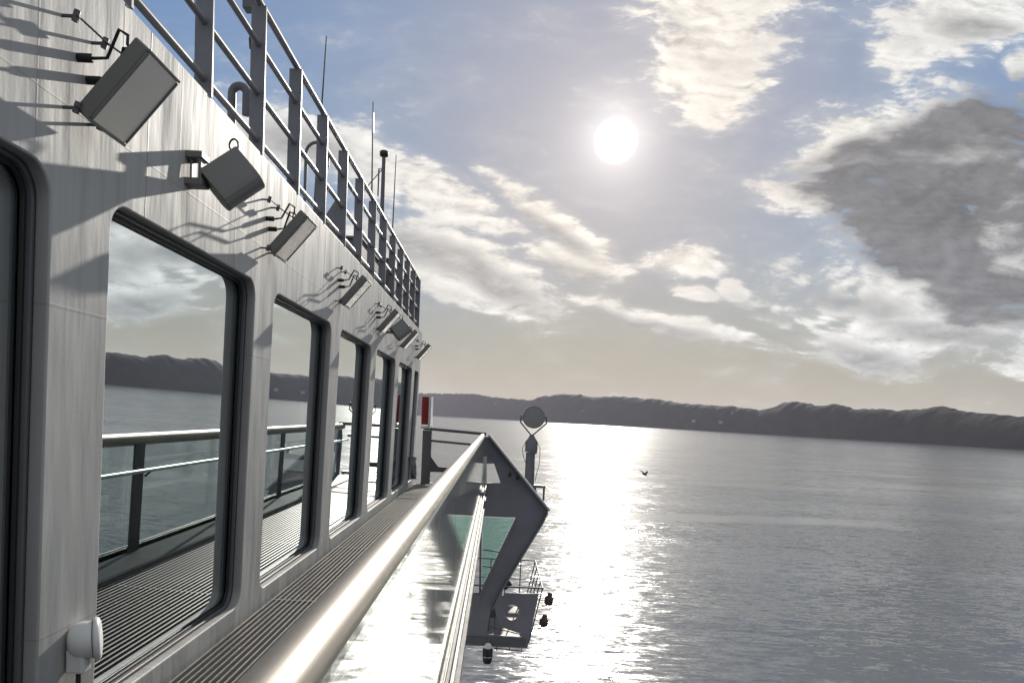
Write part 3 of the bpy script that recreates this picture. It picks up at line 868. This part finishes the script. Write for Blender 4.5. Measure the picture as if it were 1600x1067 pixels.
# lockers and a small vent box
def locker(x0, y0, x1, y1, h, label):
    t = thing('roof_locker', label, 'locker', ((x0+x1)/2, (y0+y1)/2, ZRF), 'lockers on the roof')
    MB().box((x0, y0, ZRF+.05), (x1, y1, ZRF+h)).build('cabinet', 'dark_grey_paint', t, .012)
    MB().box((x0-.02, y0-.02, ZRF+h), (x1+.02, y1+.02, ZRF+h+.03)).build('lid', 'dark_grey_paint', t, .006)
    f = MB()
    for xx in (x0+.05, x1-.05):
        for yy in (y0+.05, y1-.05): f.box((xx-.02, yy-.02, ZRF), (xx+.02, yy+.02, ZRF+.05))
    f.build('feet', 'dark_grey_paint', t)
    MB().box((x1, (y0+y1)/2-.05, ZRF+h*.6), (x1+.02, (y0+y1)/2+.05, ZRF+h*.6+.03)).build('latch', 'stainless', t)
locker(-2.15, 6.55, -1.95, 6.8, .42, 'small dark vent box on the roof just behind the middle railing posts')
locker(-2.6, 8.6, -1.66, 10.4, .52, 'low dark locker on the roof, nearer of the two behind the railing')
locker(-2.8, 10.7, -1.66, 12.9, .72, 'tall dark locker on the roof near the far railing corner')

# ------------------------------------------------------------------ floodlights along the wall
dv = Vector((.19, 0, .226)).normalized(); nv = Vector((.226, 0, -.19)).normalized(); yv = Vector((0,1,0))
def floodlight(y0, label):
    xw = wx(1.05)
    t = thing('floodlight', label, 'floodlight', (xw, y0, 1.05), 'slab floodlights under the roof edge')
    lo = Vector((xw+.035, y0+.03, .916)); c = lo+dv*.146+nv*.02+yv*.11
    h = MB(); h.obox(c, dv, yv, nv, .150, .112, .028)
    h.build('housing', 'lamp_housing', t, .006)
    r = MB()
    for sgn in (-1, 1):
        r.obox(c+nv*.032+dv*sgn*.145, dv, yv, nv, .005, .112, .0045)
        r.obox(c+nv*.032+yv*sgn*.107, dv, yv, nv, .137, .005, .0045)
    r.build('front_rim', 'lamp_housing', t, .002)
    MB().obox(c+nv*.0300, dv, yv, nv, .139, .101, .003).build('front_glass', 'lens_glass', t)
    for z_, ys, ya, yb, tip in ((1.185, (0, .17), -.01, .17, c+dv*.09-nv*.028), (.915, (.02, .16), 0, .16, c-dv*.11-nv*.022)):
        b_ = MB(); x_ = wx(z_)
        for yy in ys:
            b_.tube([(x_-.004, y0+yy, z_), (x_+.055, y0+yy, z_)], .0055, 6)
            b_.tube([(x_+.038, y0+yy, z_-.016), (x_+.048, y0+yy, z_+.018)], .010, 6)
        b_.tube([(x_+.05, y0+ya, z_), (x_+.053, y0+yb, z_), tip], .0035, 6)
        b_.build('bracket', 'dark_grey_paint', t)
    for k, (zz, yy) in enumerate(((1.10, .09), (1.055, .15))):
        q = Vector((wx(zz), y0+yy, zz))
        MB().tube([q-Vector((.004,0,0)), q+Vector((.045,0,0)), q+Vector((.050,0,.0))], [.014, .014, .010], 12).build('plug', 'black_rubber', t)
        e = c+dv*(.10-.03*k)-nv*.026-yv*(.07-.04*k)
        MB().tube([q+Vector((.05,0,0)), q+Vector((.085,.02,.012)), q.lerp(e,.5)+Vector((.045,0,.085)), e+Vector((-.01,-.01,.055)), e-nv*.02+Vector((0,0,.02)), e], .0055, 8).build('cable', 'cable_black', t)
FL = ['large slab floodlight nearest the viewer under the roof edge',
      'slab floodlight above the gap between the two nearest whole windows',
      'slab floodlight with pale front above the third whole window',
      'slab floodlight third from the far end of the wall, beside a box floodlight',
      'slab floodlight second from the far end of the wheelhouse wall',
      'slab floodlight farthest along the wall, standing out past the corner against the sky']
for k, y0 in enumerate((2.40, 4.36, 6.33, 8.30, 10.26, 12.22)): floodlight(y0, FL[k])

def box_floodlight(y0, label):
    xw = wx(1.02)
    t = thing('box_floodlight', label, 'floodlight', (xw, y0, 1.02), 'box floodlights under the roof edge')
    # body: rounded profile in the (dv, yv) plane, turned to face forward and down
    ax = Vector((.66, .30, .62)).normalized()          # along the body, outward and up
    sd = Vector((.62, .1, -.70)); sd = (sd-ax*sd.dot(ax)).normalized()
    bk = ax.cross(sd).normalized()
    if bk.y > 0: bk = -bk
    c = Vector((wx(1.0)+.178, y0+.06, 1.022))
    prof = [(-.085, .045), (.03, .055)]
    for k in range(9):
        t_ = math.radians(90-180*k/8); prof.append((.05+.055*math.cos(t_), .055*math.sin(t_)))
    prof += [(.03, -.055), (-.085, -.045)]
    poly = [c-ax*.11+sd*p_*1.05+bk*q_ for p_, q_ in prof]
    MB().prism(poly, ax*.20).build('housing', 'lamp_housing', t, .004)
    MB().obox(c-ax*.01-bk*.058-sd*.02, ax, sd, bk, .085, .062, .004).build('front_glass', 'lens_glass', t)
    b_ = MB()
    for dz_ in (-.05, .065):
        b_.box((wx(1.0)-.004, y0-.04, 1.02+dz_-.014), (wx(1.0)+.075, y0+.05, 1.02+dz_+.014))
    b_.box((wx(1.0)+.055, y0-.03, .955), (wx(1.0)+.068, y0+.04, 1.10))
    b_.box((wx(1.0)+.015, y0-.02, .975), (wx(1.0)+.024, y0+.03, 1.08))
    b_.tube([(wx(1.0)+.06, y0, 1.02), c-sd*.04], .014, 8)
    b_.box((wx(1.0)+.02, y0-.012, .96), (wx(1.0)+.062, y0+.012, .985))
    b_.build('bracket', 'lamp_housing', t, .002)
    q = c+ax*.09-sd*.09
    ring = [q+Vector((math.cos(2*math.pi*k/14)*.020-.01, 0, math.sin(2*math.pi*k/14)*.028+.02)) for k in range(15)]
    MB().tube(ring, .0045, 6).build('lifting_ring', 'black_rubber', t)
box_floodlight(3.36, 'box-shaped floodlight with rounded back between the two nearest slab floodlights')
box_floodlight(9.15, 'small dark box floodlight half hidden among the far slab floodlights')

# ------------------------------------------------------------------ white round unit on the pillar
c = Vector((wx(-.88)+.048, 2.56, -.855))
t = thing('wall_sensor', 'white round weatherproof unit on the pillar with a black cable below', 'sensor', c)
ax = Vector((.90, .42, .05)).normalized()
MB().lathe(c-ax*.05, ax, [(0,.001),(.0,.03),(.008,.046),(.025,.060),(.05,.067),(.078,.066)], 32).build('body', 'white_plastic', t)
MB().lathe(c+ax*.030, ax, [(0,.06),(.002,.074),(.008,.078),(.018,.076),(.024,.064),(.028,.03),(.029,.001)], 36).build('cap', 'white_plastic', t)
MB().obox(c+Vector((-.01,-.015,-.065)), (1,0,0), (0,1,0), (0,0,1), .032, .028, .045).build('cable_box', 'white_plastic', t, .010)
MB().box((wx(-.9)-.004, 2.57, -.93), (c.x-.03, 2.63, -.86)).build('bracket', 'grey_paint', t, .004)
MB().tube([c+Vector((-.01,-.015,-.108)), c+Vector((-.012,-.015,-.20)), c+Vector((-.03,-.01,-.38))], .009, 8).build('cable', 'cable_black', t)

# ------------------------------------------------------------------ haze
hz = MB().box((-9300, -4300, ZW-1.0), (9300, 9800, 330.0)).build('haze', None)
hz['kind'] = 'stuff'
m = bpy.data.materials.new('haze_air'); m.use_nodes = True
t = NT(m.node_tree)
for n in list(t.n): t.n.remove(n)
o = t.new('ShaderNodeOutputMaterial'); pv = t.new('ShaderNodeVolumePrincipled')
pv.inputs['Color'].default_value = (0.90, 0.87, 1.0, 1)
pv.inputs['Density'].default_value = 2.9e-5
pv.inputs['Anisotropy'].default_value = 0.2
t.l.new(pv.outputs[0], o.inputs['Volume'])
hz.data.materials.append(m)
